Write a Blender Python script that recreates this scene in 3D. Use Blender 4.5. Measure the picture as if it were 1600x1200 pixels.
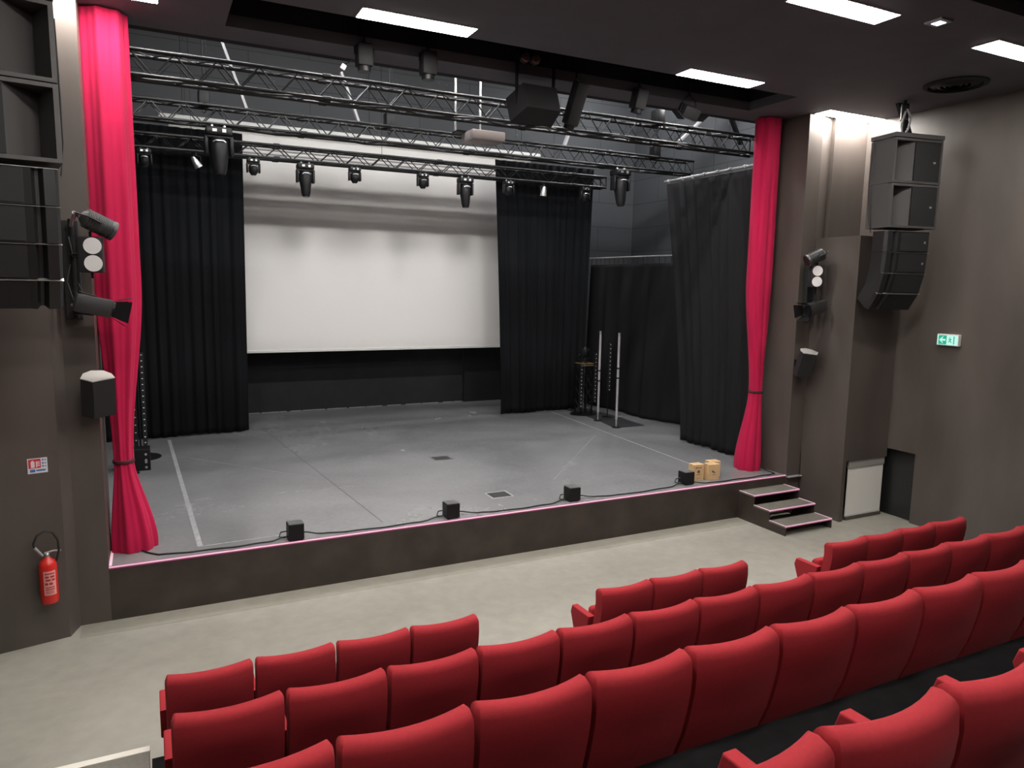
import bpy, bmesh, math, random
from mathutils import Vector, Matrix
for o in list(bpy.data.objects): bpy.data.objects.remove(o)
S = bpy.context.scene
C = S.collection
PI = math.pi
random.seed(7)

# ------------------------------------------------------------------ camera
yaw, pitch, roll = math.radians(26.469), math.radians(7.628), math.radians(0.951)
fw = Vector((math.sin(yaw)*math.cos(pitch), math.cos(yaw)*math.cos(pitch), -math.sin(pitch)))
rt = Vector((math.cos(yaw), -math.sin(yaw), 0)); up = rt.cross(fw)
r2 = rt*math.cos(roll) + up*math.sin(roll); u2 = up*math.cos(roll) - rt*math.sin(roll)
cd = bpy.data.cameras.new('camera'); cam = bpy.data.objects.new('camera', cd); C.objects.link(cam)
cd.sensor_fit = 'HORIZONTAL'; cd.sensor_width = 36; cd.lens = 1135.04*36/1600; cd.clip_start = .05; cd.clip_end = 100
M = Matrix((r2, u2, -fw)).transposed().to_4x4(); M.translation = Vector((.486, -8.017, 3.416)); cam.matrix_world = M
S.camera = cam

# ------------------------------------------------------------------ light and exposure
wd = bpy.data.worlds.new('world'); S.world = wd; wd.use_nodes = True
wd.node_tree.nodes['Background'].inputs[0].default_value = (.6, .65, .75, 1)
wd.node_tree.nodes['Background'].inputs[1].default_value = 0.0
S.view_settings.view_transform = 'Standard'; S.view_settings.look = 'None'
S.view_settings.gamma = 1; S.view_settings.use_curve_mapping = False
S.view_settings.exposure = 0.0
LAMP = 76.0          # emission of the ceiling panels
WORK_FRONT, WORK_TOP = 300.0, 95.0     # emission of the stage work lights

# ------------------------------------------------------------------ materials
def mat(name, col, rough=.6, metal=0, spec=.5, noise=0, nscale=8, bump=0, bscale=200, sheen=0, emit=None, es=0, col2=None, stretch=(1,1,1), detail=4):
    m = bpy.data.materials.new(name); m.use_nodes = True; nt = m.node_tree; b = nt.nodes['Principled BSDF']
    b.inputs['Base Color'].default_value = (*col, 1); b.inputs['Roughness'].default_value = rough
    b.inputs['Metallic'].default_value = metal; b.inputs['Specular IOR Level'].default_value = spec
    if sheen: b.inputs['Sheen Weight'].default_value = sheen; b.inputs['Sheen Roughness'].default_value = .4
    if emit: b.inputs['Emission Color'].default_value = (*emit, 1); b.inputs['Emission Strength'].default_value = es
    tc = nt.nodes.new('ShaderNodeTexCoord')
    if noise:
        mp = nt.nodes.new('ShaderNodeMapping'); mp.inputs['Scale'].default_value = stretch
        nt.links.new(tc.outputs['Object'], mp.inputs[0])
        n = nt.nodes.new('ShaderNodeTexNoise'); n.inputs['Scale'].default_value = nscale; n.inputs['Detail'].default_value = detail
        nt.links.new(mp.outputs[0], n.inputs['Vector'])
        r = nt.nodes.new('ShaderNodeValToRGB'); r.color_ramp.elements[0].position = .3; r.color_ramp.elements[1].position = .7
        c2 = col2 or tuple(min(1, c*(1+noise)) for c in col)
        r.color_ramp.elements[0].color = (*[c*(1-noise) if not col2 else c for c in col], 1); r.color_ramp.elements[1].color = (*c2, 1)
        nt.links.new(n.outputs['Fac'], r.inputs[0]); nt.links.new(r.outputs[0], b.inputs['Base Color'])
    if bump:
        n2 = nt.nodes.new('ShaderNodeTexNoise'); n2.inputs['Scale'].default_value = bscale; nt.links.new(tc.outputs['Object'], n2.inputs['Vector'])
        bp = nt.nodes.new('ShaderNodeBump'); bp.inputs['Strength'].default_value = bump; bp.inputs['Distance'].default_value = .002
        nt.links.new(n2.outputs['Fac'], bp.inputs['Height']); nt.links.new(bp.outputs[0], b.inputs['Normal'])
    return m
def emission(name, col, s):
    m = bpy.data.materials.new(name); m.use_nodes = True; nt = m.node_tree; nt.nodes.clear()
    e = nt.nodes.new('ShaderNodeEmission'); e.inputs[0].default_value = (*col, 1); e.inputs[1].default_value = s
    o = nt.nodes.new('ShaderNodeOutputMaterial'); nt.links.new(e.outputs[0], o.inputs[0]); return m

m_wall = mat('stained_board', (.088,.073,.065), .42, noise=.22, nscale=1.6, stretch=(1,1,.35), bump=.1, bscale=60)
m_stagewood = mat('stained_riser_board', (.043,.033,.027), .5, noise=.3, nscale=3, bump=.15, bscale=50)
m_ceil = mat('ceiling_paint', (.095,.092,.106), .8, noise=.08, nscale=2)
m_void = mat('black_void_paint', (.008,.008,.011), .9)
m_red = mat('red_seat_fabric', (.345,.029,.037), .9, spec=.1, noise=.05, nscale=60, bump=.25, bscale=900, sheen=.03)
m_curt = mat('red_velvet', (.46,.012,.062), .85, spec=.15, noise=.08, nscale=10, sheen=.08, stretch=(1,1,.1))
m_drape = mat('black_velvet', (.0065,.0072,.0085), .95, spec=.15, noise=.15, nscale=6, stretch=(1,1,.1))
m_drape2 = mat('black_serge', (.014,.0135,.015), .95, spec=.15, noise=.15, nscale=5, stretch=(1,1,.1))
m_screen = mat('screen_white', (.72,.70,.67), .8)
m_black = mat('black_metal', (.007,.007,.008), .45, spec=.3)
m_blackm = mat('black_matte', (.008,.008,.009), .75)
m_truss = mat('black_truss_paint', (.006,.006,.0065), .36, spec=.4)
m_alu = mat('aluminium', (.6,.6,.6), .35, metal=.9)
m_cab = mat('cabinet_paint', (.058,.055,.055), .55, bump=.4, bscale=500)
m_cab2 = mat('element_paint', (.012,.012,.013), .45)
m_grille = mat('speaker_grille', (.010,.010,.011), .7, bump=.6, bscale=700)
m_white = mat('white_lacquer', (.70,.69,.66), .5)
m_lens = mat('frosted_lens', (.78,.76,.76), .25)
m_pinklens = mat('dull_pink_lens', (.22,.12,.12), .2)
m_carton = mat('carton', (.62,.42,.22), .8, noise=.06, nscale=30)
m_ink = mat('carton_print', (.12,.07,.04), .8)
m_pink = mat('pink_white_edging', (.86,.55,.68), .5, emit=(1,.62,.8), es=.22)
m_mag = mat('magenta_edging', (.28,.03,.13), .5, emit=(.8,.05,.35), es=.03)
m_tape = mat('pale_floor_tape', (.30,.30,.305), .6, noise=.25, nscale=20)
m_chalk = mat('worn_chalk', (.30,.30,.30), .8, noise=.4, nscale=30)
m_scuff = mat('faint_scuff', (.245,.245,.25), .5, noise=.1, nscale=30)
m_redext = mat('extinguisher_red', (.62,.025,.02), .25)
m_blkplat = mat('black_platform_carpet', (.0065,.0065,.007), .9, spec=.2, noise=.4, nscale=9)
m_grey = mat('grey_plastic', (.33,.32,.33), .5)
m_proj = mat('projector_shell', (.30,.26,.25), .5)
m_gold = mat('brass_band', (.5,.35,.15), .35, metal=.6)
m_rubber = mat('black_rubber', (.012,.012,.012), .55)
m_tube = mat('frosted_tube', (.42,.40,.42), .4)
m_nos = mat('cream_nosing', (.72,.68,.61), .5)

def brick_wall():
    m = mat('stage_block_wall', (.06,.063,.068), .6); nt = m.node_tree; b = nt.nodes['Principled BSDF']
    tc = nt.nodes.new('ShaderNodeTexCoord'); sx = nt.nodes.new('ShaderNodeSeparateXYZ'); nt.links.new(tc.outputs['Object'], sx.inputs[0])
    ad = nt.nodes.new('ShaderNodeMath'); ad.operation = 'ADD'; nt.links.new(sx.outputs[0], ad.inputs[0]); nt.links.new(sx.outputs[1], ad.inputs[1])
    cb = nt.nodes.new('ShaderNodeCombineXYZ'); nt.links.new(ad.outputs[0], cb.inputs[0]); nt.links.new(sx.outputs[2], cb.inputs[1])
    br = nt.nodes.new('ShaderNodeTexBrick'); nt.links.new(cb.outputs[0], br.inputs['Vector'])
    br.inputs['Scale'].default_value = 1; br.inputs['Brick Width'].default_value = 2.5; br.inputs['Row Height'].default_value = .63; br.inputs['Mortar Size'].default_value = .008
    br.inputs['Color1'].default_value = (.066,.07,.075,1); br.inputs['Color2'].default_value = (.058,.061,.067,1); br.inputs['Mortar'].default_value = (.022,.023,.026,1)
    v = nt.nodes.new('ShaderNodeTexVoronoi'); v.inputs['Scale'].default_value = 2.6; nt.links.new(cb.outputs[0], v.inputs['Vector'])
    lt = nt.nodes.new('ShaderNodeMath'); lt.operation = 'LESS_THAN'; lt.inputs[1].default_value = .045; nt.links.new(v.outputs['Distance'], lt.inputs[0])
    mx = nt.nodes.new('ShaderNodeMixRGB'); nt.links.new(lt.outputs[0], mx.inputs[0]); nt.links.new(br.outputs[0], mx.inputs[1]); mx.inputs[2].default_value = (.15,.15,.16,1)
    nt.links.new(mx.outputs[0], b.inputs['Base Color']); return m
m_block = brick_wall()

def floor_mat(name, base, dark, lite, sc, rough, rvar=.1, distort=.6, fine=40, fw_=.25):
    m = mat(name, base, rough); nt = m.node_tree; b = nt.nodes['Principled BSDF']
    tc = nt.nodes.new('ShaderNodeTexCoord')
    n = nt.nodes.new('ShaderNodeTexNoise'); n.inputs['Scale'].default_value = sc; n.inputs['Detail'].default_value = 7; n.inputs['Roughness'].default_value = .62; n.inputs['Distortion'].default_value = distort
    nt.links.new(tc.outputs['Object'], n.inputs['Vector'])
    r = nt.nodes.new('ShaderNodeValToRGB'); e = r.color_ramp.elements
    e[0].position = .25; e[0].color = (*dark,1); e[1].position = .80; e[1].color = (*lite,1); k = e.new(.5); k.color = (*base,1)
    nt.links.new(n.outputs['Fac'], r.inputs[0])
    n2 = nt.nodes.new('ShaderNodeTexNoise'); n2.inputs['Scale'].default_value = fine; n2.inputs['Detail'].default_value = 5; nt.links.new(tc.outputs['Object'], n2.inputs['Vector'])
    mx = nt.nodes.new('ShaderNodeMixRGB'); mx.blend_type = 'OVERLAY'; mx.inputs[0].default_value = fw_
    nt.links.new(r.outputs[0], mx.inputs[1]); nt.links.new(n2.outputs['Fac'], mx.inputs[2]); nt.links.new(mx.outputs[0], b.inputs['Base Color'])
    mr = nt.nodes.new('ShaderNodeMapRange'); mr.inputs['To Min'].default_value = rough-rvar; mr.inputs['To Max'].default_value = rough+rvar
    nt.links.new(n.outputs['Fac'], mr.inputs[0]); nt.links.new(mr.outputs[0], b.inputs['Roughness']); return m
m_stagefloor = floor_mat('stage_floor_paint', (.20,.20,.205), (.145,.145,.15), (.255,.255,.26), .5, .26, .06, .5, 18, .15)
m_floor = floor_mat('hall_lino', (.30,.285,.245), (.262,.25,.215), (.33,.315,.275), 1.3, .62, .06, .8, 7, .16)
m_step = floor_mat('step_tread', (.16,.15,.125), (.13,.12,.10), (.19,.18,.15), 4, .65)

# ------------------------------------------------------------------ mesh helpers
class MB:
    def __init__(s): s.bm = bmesh.new()
    def _x(s, vs, loc, rot):
        if rot is not None:
            R = rot if isinstance(rot, Matrix) else Matrix.Rotation(rot[2],3,'Z') @ Matrix.Rotation(rot[1],3,'Y') @ Matrix.Rotation(rot[0],3,'X')
            for v in vs: v.co = R @ v.co
        for v in vs: v.co += Vector(loc)
    def box(s, c, d, rot=None, bev=0, seg=2):
        g = bmesh.ops.create_cube(s.bm, size=1); vs = g['verts']
        for v in vs: v.co = Vector((v.co.x*d[0], v.co.y*d[1], v.co.z*d[2]))
        if bev:
            es = list({e for v in vs for e in v.link_edges})
            q = bmesh.ops.bevel(s.bm, geom=es, offset=bev, segments=seg, profile=.5, affect='EDGES')
            vs = list({v for f in q['faces'] for v in f.verts} | {v for v in vs if v.is_valid})
        s._x(vs, c, rot); return s
    def b2(s, a, b, bev=0):
        return s.box([(a[i]+b[i])/2 for i in range(3)], [abs(a[i]-b[i]) for i in range(3)], bev=bev)
    def cyl(s, a, b, r, r2=None, n=16, caps=True):
        a = Vector(a); b = Vector(b); d = b-a; r2 = r if r2 is None else r2
        g = bmesh.ops.create_cone(s.bm, cap_ends=caps, segments=n, radius1=r, radius2=r2, depth=d.length); vs = g['verts']
        q = d.to_track_quat('Z', 'Y').to_matrix(); s._x(vs, (a+b)/2, q); return s
    def sph(s, c, r, sc=(1,1,1), n=16, rot=None):
        g = bmesh.ops.create_uvsphere(s.bm, u_segments=n, v_segments=n//2, radius=r); vs = g['verts']
        for v in vs: v.co = Vector((v.co.x*sc[0], v.co.y*sc[1], v.co.z*sc[2]))
        s._x(vs, c, rot); return s
    def prism(s, pts, z0, z1, loc=(0,0,0), rot=None):        # xy outline, extruded in z
        lo = [s.bm.verts.new((x,y,z0)) for x,y in pts]; hi = [s.bm.verts.new((x,y,z1)) for x,y in pts]; n = len(pts)
        s.bm.faces.new(lo[::-1]); s.bm.faces.new(hi)
        for i in range(n): s.bm.faces.new((lo[i], lo[(i+1)%n], hi[(i+1)%n], hi[i]))
        s._x(lo+hi, loc, rot); return s
    def xprism(s, pts, x0, x1, loc=(0,0,0), rot=None):       # yz outline, extruded in x
        lo = [s.bm.verts.new((x0,y,z)) for y,z in pts]; hi = [s.bm.verts.new((x1,y,z)) for y,z in pts]; n = len(pts)
        s.bm.faces.new(lo[::-1]); s.bm.faces.new(hi)
        for i in range(n): s.bm.faces.new((lo[i], lo[(i+1)%n], hi[(i+1)%n], hi[i]))
        s._x(lo+hi, loc, rot); return s
    def tube(s, pts, r, n=8):
        P = [Vector(p) for p in pts]; rings = []; u = None
        for i, p in enumerate(P):
            t = (P[min(i+1,len(P)-1)]-P[max(i-1,0)]).normalized()
            if u is None: u = t.cross(Vector((0,0,1)) if abs(t.z) < .9 else Vector((1,0,0))).normalized()
            u = (u - t*u.dot(t)).normalized(); w = t.cross(u)
            rings.append([s.bm.verts.new(p + r*(math.cos(2*PI*k/n)*u + math.sin(2*PI*k/n)*w)) for k in range(n)])
        for a, b in zip(rings, rings[1:]):
            for k in range(n): s.bm.faces.new((a[k], a[(k+1)%n], b[(k+1)%n], b[k]))
        s.bm.faces.new(rings[0][::-1]); s.bm.faces.new(rings[-1]); return s
    def lathe(s, prof, n=24, loc=(0,0,0), rot=None):
        rings = [[s.bm.verts.new((r*math.cos(2*PI*k/n), r*math.sin(2*PI*k/n), z)) for k in range(n)] for r, z in prof]
        for a, b in zip(rings, rings[1:]):
            for k in range(n): s.bm.faces.new((a[k], a[(k+1)%n], b[(k+1)%n], b[k]))
        s.bm.faces.new(rings[0][::-1]); s.bm.faces.new(rings[-1])
        s._x([v for r in rings for v in r], loc, rot); return s
    def loft(s, rings):
        R = [[s.bm.verts.new(p) for p in r] for r in rings]; n = len(R[0])
        for a, b in zip(R, R[1:]):
            for k in range(n): s.bm.faces.new((a[k], a[(k+1)%n], b[(k+1)%n], b[k]))
        s.bm.faces.new(R[0][::-1]); s.bm.faces.new(R[-1]); return s
    def grid(s, rows):
        R = [[s.bm.verts.new(p) for p in r] for r in rows]
        for a, b in zip(R, R[1:]):
            for k in range(len(a)-1): s.bm.faces.new((a[k], a[k+1], b[k+1], b[k]))
        return s
    def build(s, name, m, parent=None, smooth=False, loc=None):
        bmesh.ops.recalc_face_normals(s.bm, faces=s.bm.faces)
        me = bpy.data.meshes.new(name); s.bm.to_mesh(me); s.bm.free(); me.materials.append(m)
        if smooth:
            for p in me.polygons: p.use_smooth = True
            try: me.set_sharp_from_angle(angle=math.radians(38))
            except Exception: pass
        o = bpy.data.objects.new(name, me); C.objects.link(o)
        if parent is not None: o.parent = parent
        if loc is not None: o.location = loc
        return o
def tag(o, label, cat, group=None, kind=None):
    o['label'] = label; o['category'] = cat
    if group: o['group'] = group
    if kind: o['kind'] = kind
    return o
def thing(name, label, cat, loc=(0,0,0), rz=0, group=None):
    o = bpy.data.objects.new(name, None); C.objects.link(o); o.location = loc; o.rotation_euler = (0,0,rz); o.empty_display_size = .1
    return tag(o, label, cat, group)
def struct(name, mb, m, label=None):
    o = mb.build(name, m); o['kind'] = 'structure'
    if label: o['label'] = label
    return o
def dup(root, loc, label, rz=None, group=None, scale=None, skip=()):
    def cp(o, par):
        c = o.copy(); C.objects.link(c)
        if par is not None: c.parent = par
        for ch in o.children:
            if ch.name.split('.')[0] not in skip: cp(ch, c)
        return c
    r = cp(root, None); r.location = loc; r['label'] = label
    if rz is not None: r.rotation_euler = (0,0,rz)
    if group: r['group'] = group
    if scale: r.scale = scale
    return r
def smoothstep(t): t = max(0, min(1, t)); return t*t*(3-2*t)

# ------------------------------------------------------------------ the room
H = .559; ZC = 6.01; XL = -1.25; XR = 10.55; YB = -11.0
struct('floor', MB().b2((XL-.2, YB, -.1), (XR+.2, .0, 0)), m_floor, 'mottled beige grey floor between the stage and the seats')
struct('stage', MB().b2((-.0, .012, H-.05), (9.3, 8.7, H)).b2((-2.2, .79, H-.05), (0, 8.7, H)).b2((9.3, .79, H-.05), (12.4, 8.7, H)), m_stagefloor, 'worn grey stage floor')
struct('trim_1', MB().b2((.0, -.001, 0), (9.3, .0119, H-.001)), m_stagewood, 'dark stained front board of the stage')
# ceiling with two long slots
def ceil_part(mb, x0, x1, y0, y1): mb.b2((x0, y0, ZC), (x1, y1, ZC+.12))
cb = MB()
sl = [(1.3, 8.42, -.56, .33), (1.0, 8.3, -4.6, -3.66)]
ceil_part(cb, XL-.1, XR+.1, .33, .78)
ceil_part(cb, XL-.1, 1.3, -.56, .33); ceil_part(cb, 8.42, XR+.1, -.56, .33)
ceil_part(cb, XL-.1, XR+.1, -3.66, -.56)
ceil_part(cb, XL-.1, 1.0, -4.6, -3.66); ceil_part(cb, 8.3, XR+.1, -4.6, -3.66)
ceil_part(cb, XL-.1, XR+.1, YB, -4.6)
struct('ceiling', cb, m_ceil, 'dark painted ceiling over the hall')
vb = MB()
for x0, x1, y0, y1 in sl:
    z0, z1, t = ZC+.12, ZC+1.1, .04
    vb.b2((x0-t, y0-t, z0), (x1+t, y0, z1)).b2((x0-t, y1, z0), (x1+t, y1+t, z1)).b2((x0-t, y0, z0), (x0, y1, z1)).b2((x1, y0, z0), (x1+t, y1, z1)).b2((x0-t, y0-t, z1), (x1+t, y1+t, z1+t))
struct('trim_2', vb, m_void, 'black inside of the ceiling slots')
struct('wall_header', MB().b2((-2.3, .78, ZC), (12.5, .9, 9.0)), m_void)
struct('ceiling_stage', MB().b2((-2.3, .78, 9.0), (12.5, 8.8, 9.1)), m_void)
struct('wall_back', MB().b2((-2.3, 8.7, 0), (12.5, 8.85, 9)), m_block, 'dark grey block wall behind the stage')
struct('wall_stage_left', MB().b2((-2.3, .78, 0), (-2.2, 8.7, 9)), m_block)
struct('wall_stage_right', MB().b2((12.4, .78, 0), (12.5, 8.7, 9)), m_block)
# proscenium piers and splayed walls
struct('wall_left', MB().prism([(0,0),(0,.78),(XL-.15,.78),(XL-.15,YB),(XL,YB),(XL,-.42),(-.34,-.215),(-.27,0)], 0, 4.22)
       .prism([(0,0),(0,.78),(XL-.15,.78),(XL-.15,YB),(XL,YB),(XL,0),(-.54,0),(-.54,.06),(-.28,0)], 4.22, ZC), m_wall, 'dark stained board wall left of the stage')
struct('wall_right', MB()
       .prism([(9.3,0),(9.58,0),(9.84,.06),(9.84,0),(XR,0),(XR,-.66),(XR+.15,-.66),(XR+.15,.78),(9.3,.78)], 0, ZC)
       .prism([(XR,-1.25),(XR,YB),(XR+.15,YB),(XR+.15,-1.25)], 0, ZC)
       .b2((XR,-1.25,1.055),(XR+.15,-.66,ZC)).b2((XR+.13,-1.25,0),(XR+.15,-.66,1.055)), m_wall, 'dark stained board wall right of the stage')
struct('wall_box', MB().prism([(9.59,-.001),(9.585,-.79),(XR,-.79),(XR,-.001)], 0.92, 4.22)
       .prism([(9.59,-.01),(9.585,-.79),(9.66,-.79),(9.66,-.3),(XR,-.3),(XR,-.01)], 0, .92), m_wall, 'boxed out dark wall section beside the steps')
struct('wall_rear', MB().b2((XL-.1, YB-.1, 0), (XR+.1, YB, ZC)), m_wall)
dn = thing('shutter', 'low white roller shutter in the dark wall beside the steps', 'shutter', (10.13, -.76, 0))
MB().b2((-.38,-.0,.07),(.40,.012,.80), bev=.003).build('panel', mat('shutter_white',(.86,.85,.81),.5), dn)
MB().b2((-.385,-.014,.80),(.405,.02,.915), bev=.005).build('head_rail', mat('shutter_rail_grey',(.33,.32,.30),.5), dn)
MB().b2((-.385,-.02,0),(.405,.025,.045), bev=.003).build('sill', m_wall, dn)
MB().b2((-.38,-.006,.052),(.40,.016,.068)).build('bottom_bar', m_white, dn)
do = MB().b2((-.01,-.285,.005),(.01,.285,1.045), bev=.003).build('door_1', mat('dark_sheen_door',(.016,.017,.018),.3)); do.location = (XR+.11,-.955,0); do['kind'] = 'structure'; do['label'] = 'low dark glossy door set into the right wall'
# raked platforms
struct('trim_3', MB().b2((.37,-4.38,0),(XR-.01,-3.19,.395)), m_blkplat, 'black carpeted platform of the second row')
struct('trim_4', MB().b2((.37,-5.58,0),(XR-.01,-4.39,.846)), m_blkplat, 'black carpeted platform of the third row')
struct('trim_5', MB().b2((.37,-6.98,0),(XR-.01,-5.59,1.29)), m_blkplat, 'black carpeted platform of the fourth row')
struct('trim_6', MB().b2((.37,YB,0),(XR-.01,-6.99,1.72)), m_blkplat)
st = MB()
for i, (y, z) in enumerate([(-3.05,.395),(-3.75,.62),(-4.35,.846),(-5.0,1.07),(-5.66,1.29),(-6.3,1.5),(-7.0,1.72)]):
    st.b2((XL+.01, YB, z-.23 if i else 0), (.355, y, z))
struct('trim_7', st, m_step, 'stepped aisle along the left wall')
ns = tag(MB().b2((XL+.02,-3.10,.392),(.358,-3.04,.399), bev=.001).b2((XL+.02,-3.046,.35),(.358,-3.04,.395)).build('step_nosing', m_nos), 'cream white nosing on the aisle step at the lower left', 'nosing')

# floor line parallel to the stage front: slightly darker strip of floor
struct('trim_8', MB().b2((-.26,-.30,0.0),(8.28,-.001,.002)), floor_mat('darker_floor_strip', (.25,.236,.198), (.225,.212,.18), (.275,.26,.22), 1.3, .62, .06, .8, 7, .16), 'slightly darker strip of floor along the stage front')

# ------------------------------------------------------------------ ceiling lights
L = 1.17; Wd = .27
m_lamp = emission('panel_light', (1, .955, .90), LAMP); m_lamp2 = emission('bright_panel_light', (1, .955, .90), LAMP*1.1)
lights = [(-.50,-.28,'ceiling light panel at the top left, above the red curtain'),
          (2.42,-.855,'ceiling light panel nearest the left curtain, wholly in view'),
          (6.35,-.855,'ceiling light panel in front of the slot, above the right part of the stage'),
          (9.37,-.295,'farthest ceiling light panel, above the right pier'),
          (5.75,-3.14,'ceiling light panel at the top edge, left of the small square light'),
          (8.42,-3.17,'ceiling light panel at the right edge of the view'),
          (3.08,-3.14,'ceiling light panel above the first seats of the front row'),(.4,-3.14,'ceiling light panel above the aisle on the left'),
          (0.2,-5.6,'rear ceiling light panel above the aisle'),(2.9,-5.6,'rear ceiling light panel, second from the left wall'),
                    (1.6,-8.6,'rearmost ceiling light panel on the left'),(5.6,-8.6,'rearmost ceiling light panel on the right')]
cl0 = None
for x, y, lb in lights:
    if cl0 is None:
        cl0 = thing('ceiling_light', lb, 'ceiling light', (x, y, ZC), group='rectangular ceiling light panels')
        MB().b2((0,0,-.008),(L,Wd,-.004)).build('diffuser', m_lamp2, cl0)
        MB().b2((-.012,-.012,-.006),(L+.012,0,0)).b2((-.012,Wd,-.006),(L+.012,Wd+.012,0)).b2((-.012,0,-.006),(0,Wd,0)).b2((L,0,-.006),(L+.012,Wd,0)).build('frame', m_white, cl0)
    else:
        c_ = dup(cl0, (x, y, ZC), lb)
        if True:
            for ch in c_.children:
                if ch.name.startswith('diffuser'): ch.data = ch.data.copy(); ch.data.materials[0] = m_lamp
m_wf = emission('work_light_glow', (1,.97,.94), WORK_FRONT); m_wt = emission('work_light_glow_top', (.97,.98,1), WORK_TOP)
tag(MB().b2((-2.2,1.0,6.86),(12.4,1.05,6.91)).build('lamp_bar', m_black), 'black bar carrying the work lights behind the ceiling edge', 'bar')
w0 = None
for x, lb in ((.7,'work light behind the ceiling edge, nearest the left curtain'),(2.7,'work light behind the ceiling edge, second from the left'),(4.65,'work light behind the middle of the ceiling edge'),(6.6,'work light behind the ceiling edge, second from the right'),(8.6,'work light behind the ceiling edge, nearest the right curtain')):
    if w0 is None:
        w0 = thing('work_light', lb, 'stage light', (x,1.08,6.82), group='work lights behind the ceiling edge')
        MB().box((0,0,0),(.52,.10,.16), rot=(math.radians(-25),0,0), bev=.01).build('housing', m_black, w0)
        MB().box((0,.0475,-.0215),(.46,.004,.12), rot=(math.radians(-25),0,0)).build('lens', m_wf, w0)
    else: dup(w0, (x,1.08,6.82), lb)
t0 = None
for x, y, lb in ((1.6,3.2,'overhead work light high above the left of the stage'),(4.1,3.2,'overhead work light high above the middle left of the stage'),(6.6,3.2,'overhead work light high above the middle right of the stage'),(9.2,3.2,'overhead work light high above the right of the stage'),(10.9,6.9,'overhead work light high above the right wing of the stage, at the back'),(10.9,3.6,'overhead work light high above the right wing of the stage, at the front')):
    if t0 is None:
        t0 = thing('overhead_light', lb, 'stage light', (x,y,8.9), group='work lights under the stage house ceiling')
        MB().b2((-.62,-.17,0),(.62,.17,.1), bev=.01).build('housing', m_black, t0)
        MB().b2((-.59,-.15,-.004),(.59,.15,-.0001)).build('diffuser', m_wt, t0)
    else: dup(t0, (x,y,8.9), lb)
sq = thing('square_light', 'small square bluish light in the ceiling', 'ceiling light', (7.39,-3.21,ZC))
MB().b2((-.09,-.09,-.02),(.09,.09,0), bev=.004).build('frame', m_grey, sq)
MB().b2((-.045,-.045,-.024),(.045,.045,-.0201)).build('diffuser', emission('cool_light', (.75,.85,1), 6), sq)
vn = thing('ceiling_vent', 'round black vent in the ceiling above the right loudspeakers', 'vent', (9.60,-1.97,ZC))
MB().lathe([(.36,0),(.36,-.02),(.31,-.035),(.30,-.01),(.30,0)], 40).build('rim', m_void, vn, True)
vd = MB()
for r in (.05,.11,.17,.23): vd.lathe([(r+.05,-.005),(r+.05,-.012),(r+.0,-.03),(r+.0,-.02)], 40)
vd.build('blades', m_black, vn, True)

# ------------------------------------------------------------------ seats
def make_seat():
    t = thing('theatre_seat', '', 'seat', group='red theatre seats')
    prof = [(.12,.25),(.09,.35),(.046,.46),(.025,.54),(.007,.62),(-.008,.70),(-.015,.78),(-.010,.855)]   # (forward y of rear face, z)
    rings = []
    def ring(yr, z, hw, th, y0=0):
        pts = []; N = 10
        fr = []
        for k in range(N+1):
            u = -1+2*k/N; fr.append((u*hw, yr+y0+.01-(.018+.032*smoothstep((z-.55)/.25))*(1-u*u)))
        bk = [(x, y+th) for x, y in reversed(fr)]
        # rounded short sides
        loop = fr + [(hw+.008, fr[-1][1]+th*.5)] + bk + [(-hw-.008, fr[0][1]+th*.5)]
        return [(x, y, z) for x, y in loop]
    for y, z in prof: rings.append(ring(y, z, .262, .10))
    r = .045
    for a in (20,40,60,78,90):
        a = math.radians(a); ins = r*(1-math.cos(a)); rings.append(ring(ins-.008, .855+r*math.sin(a), .262-ins*.55, .10-1.9*ins))
    MB().loft(rings).build('backrest', m_red, t, True)
    c = MB(); c.box((0,.20,.51),(.47,.10,.32), rot=(math.radians(-10),0,0), bev=.035, seg=4); c.build('seat_cushion', m_red, t, True)
    MB().box((0,.262,.50),(.40,.012,.26), rot=(math.radians(-10),0,0), bev=.004).build('seat_pan', m_black, t)
    def arm(x):
        o = MB(); pts = [(.125,.63),(.405,.625),(.425,.56),(.37,.42),(.19,.40)]
        o.xprism(pts, x-.032, x+.032)
        bmesh.ops.bevel(o.bm, geom=[e for e in o.bm.edges if abs(e.verts[0].co.x-e.verts[1].co.x) < 1e-6], offset=.010, segments=3, profile=.6, affect='EDGES')
        o.build('armrest', m_red, t, True)
        MB().xprism([(.16,.405),(.36,.425),(.24,.30),(.23,.0),(.10,.0),(.15,.35)], x-.012, x+.012).build('side_plate', m_black, t)
    arm(-.275)
    MB().b2((-.20,.10,0),(.20,.22,.012)).b2((-.02,.13,.012),(.02,.19,.36)).build('pedestal', m_black, t)
    return t, arm
ORD = ['first','second','third','fourth','fifth','sixth','seventh','eighth','ninth','tenth','eleventh','twelfth','thirteenth','fourteenth','fifteenth']
seat0, armf = make_seat()
used = [False]
def put_seat(x, y, z, label, group, last=False):
    if not used[0]:
        used[0] = True; s = seat0; s.location = (x,y,z); s['label'] = label; s['group'] = group
    else: s = dup(seat0, (x,y,z), label, group=group)
    if last:
        for ch in list(s.children):
            if ch.name.startswith(('armrest','side_plate')):
                c = ch.copy(); C.objects.link(c); c.parent = s; c.location = (.55,0,0)
    return s
P_ = .55; x1 = .458
for blk, ks, nm in ((0,range(0,4),'left group'),(1,range(6,9),'middle group'),(2,range(11,15),'right group')):
    for j, k in enumerate(ks):
        put_seat(x1+P_*k+.275, -3.18, 0, 'red theatre seat in the front row, %s seat of the %s' % (ORD[j], nm), 'front row seats', last=(k == ks[-1]))
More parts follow.
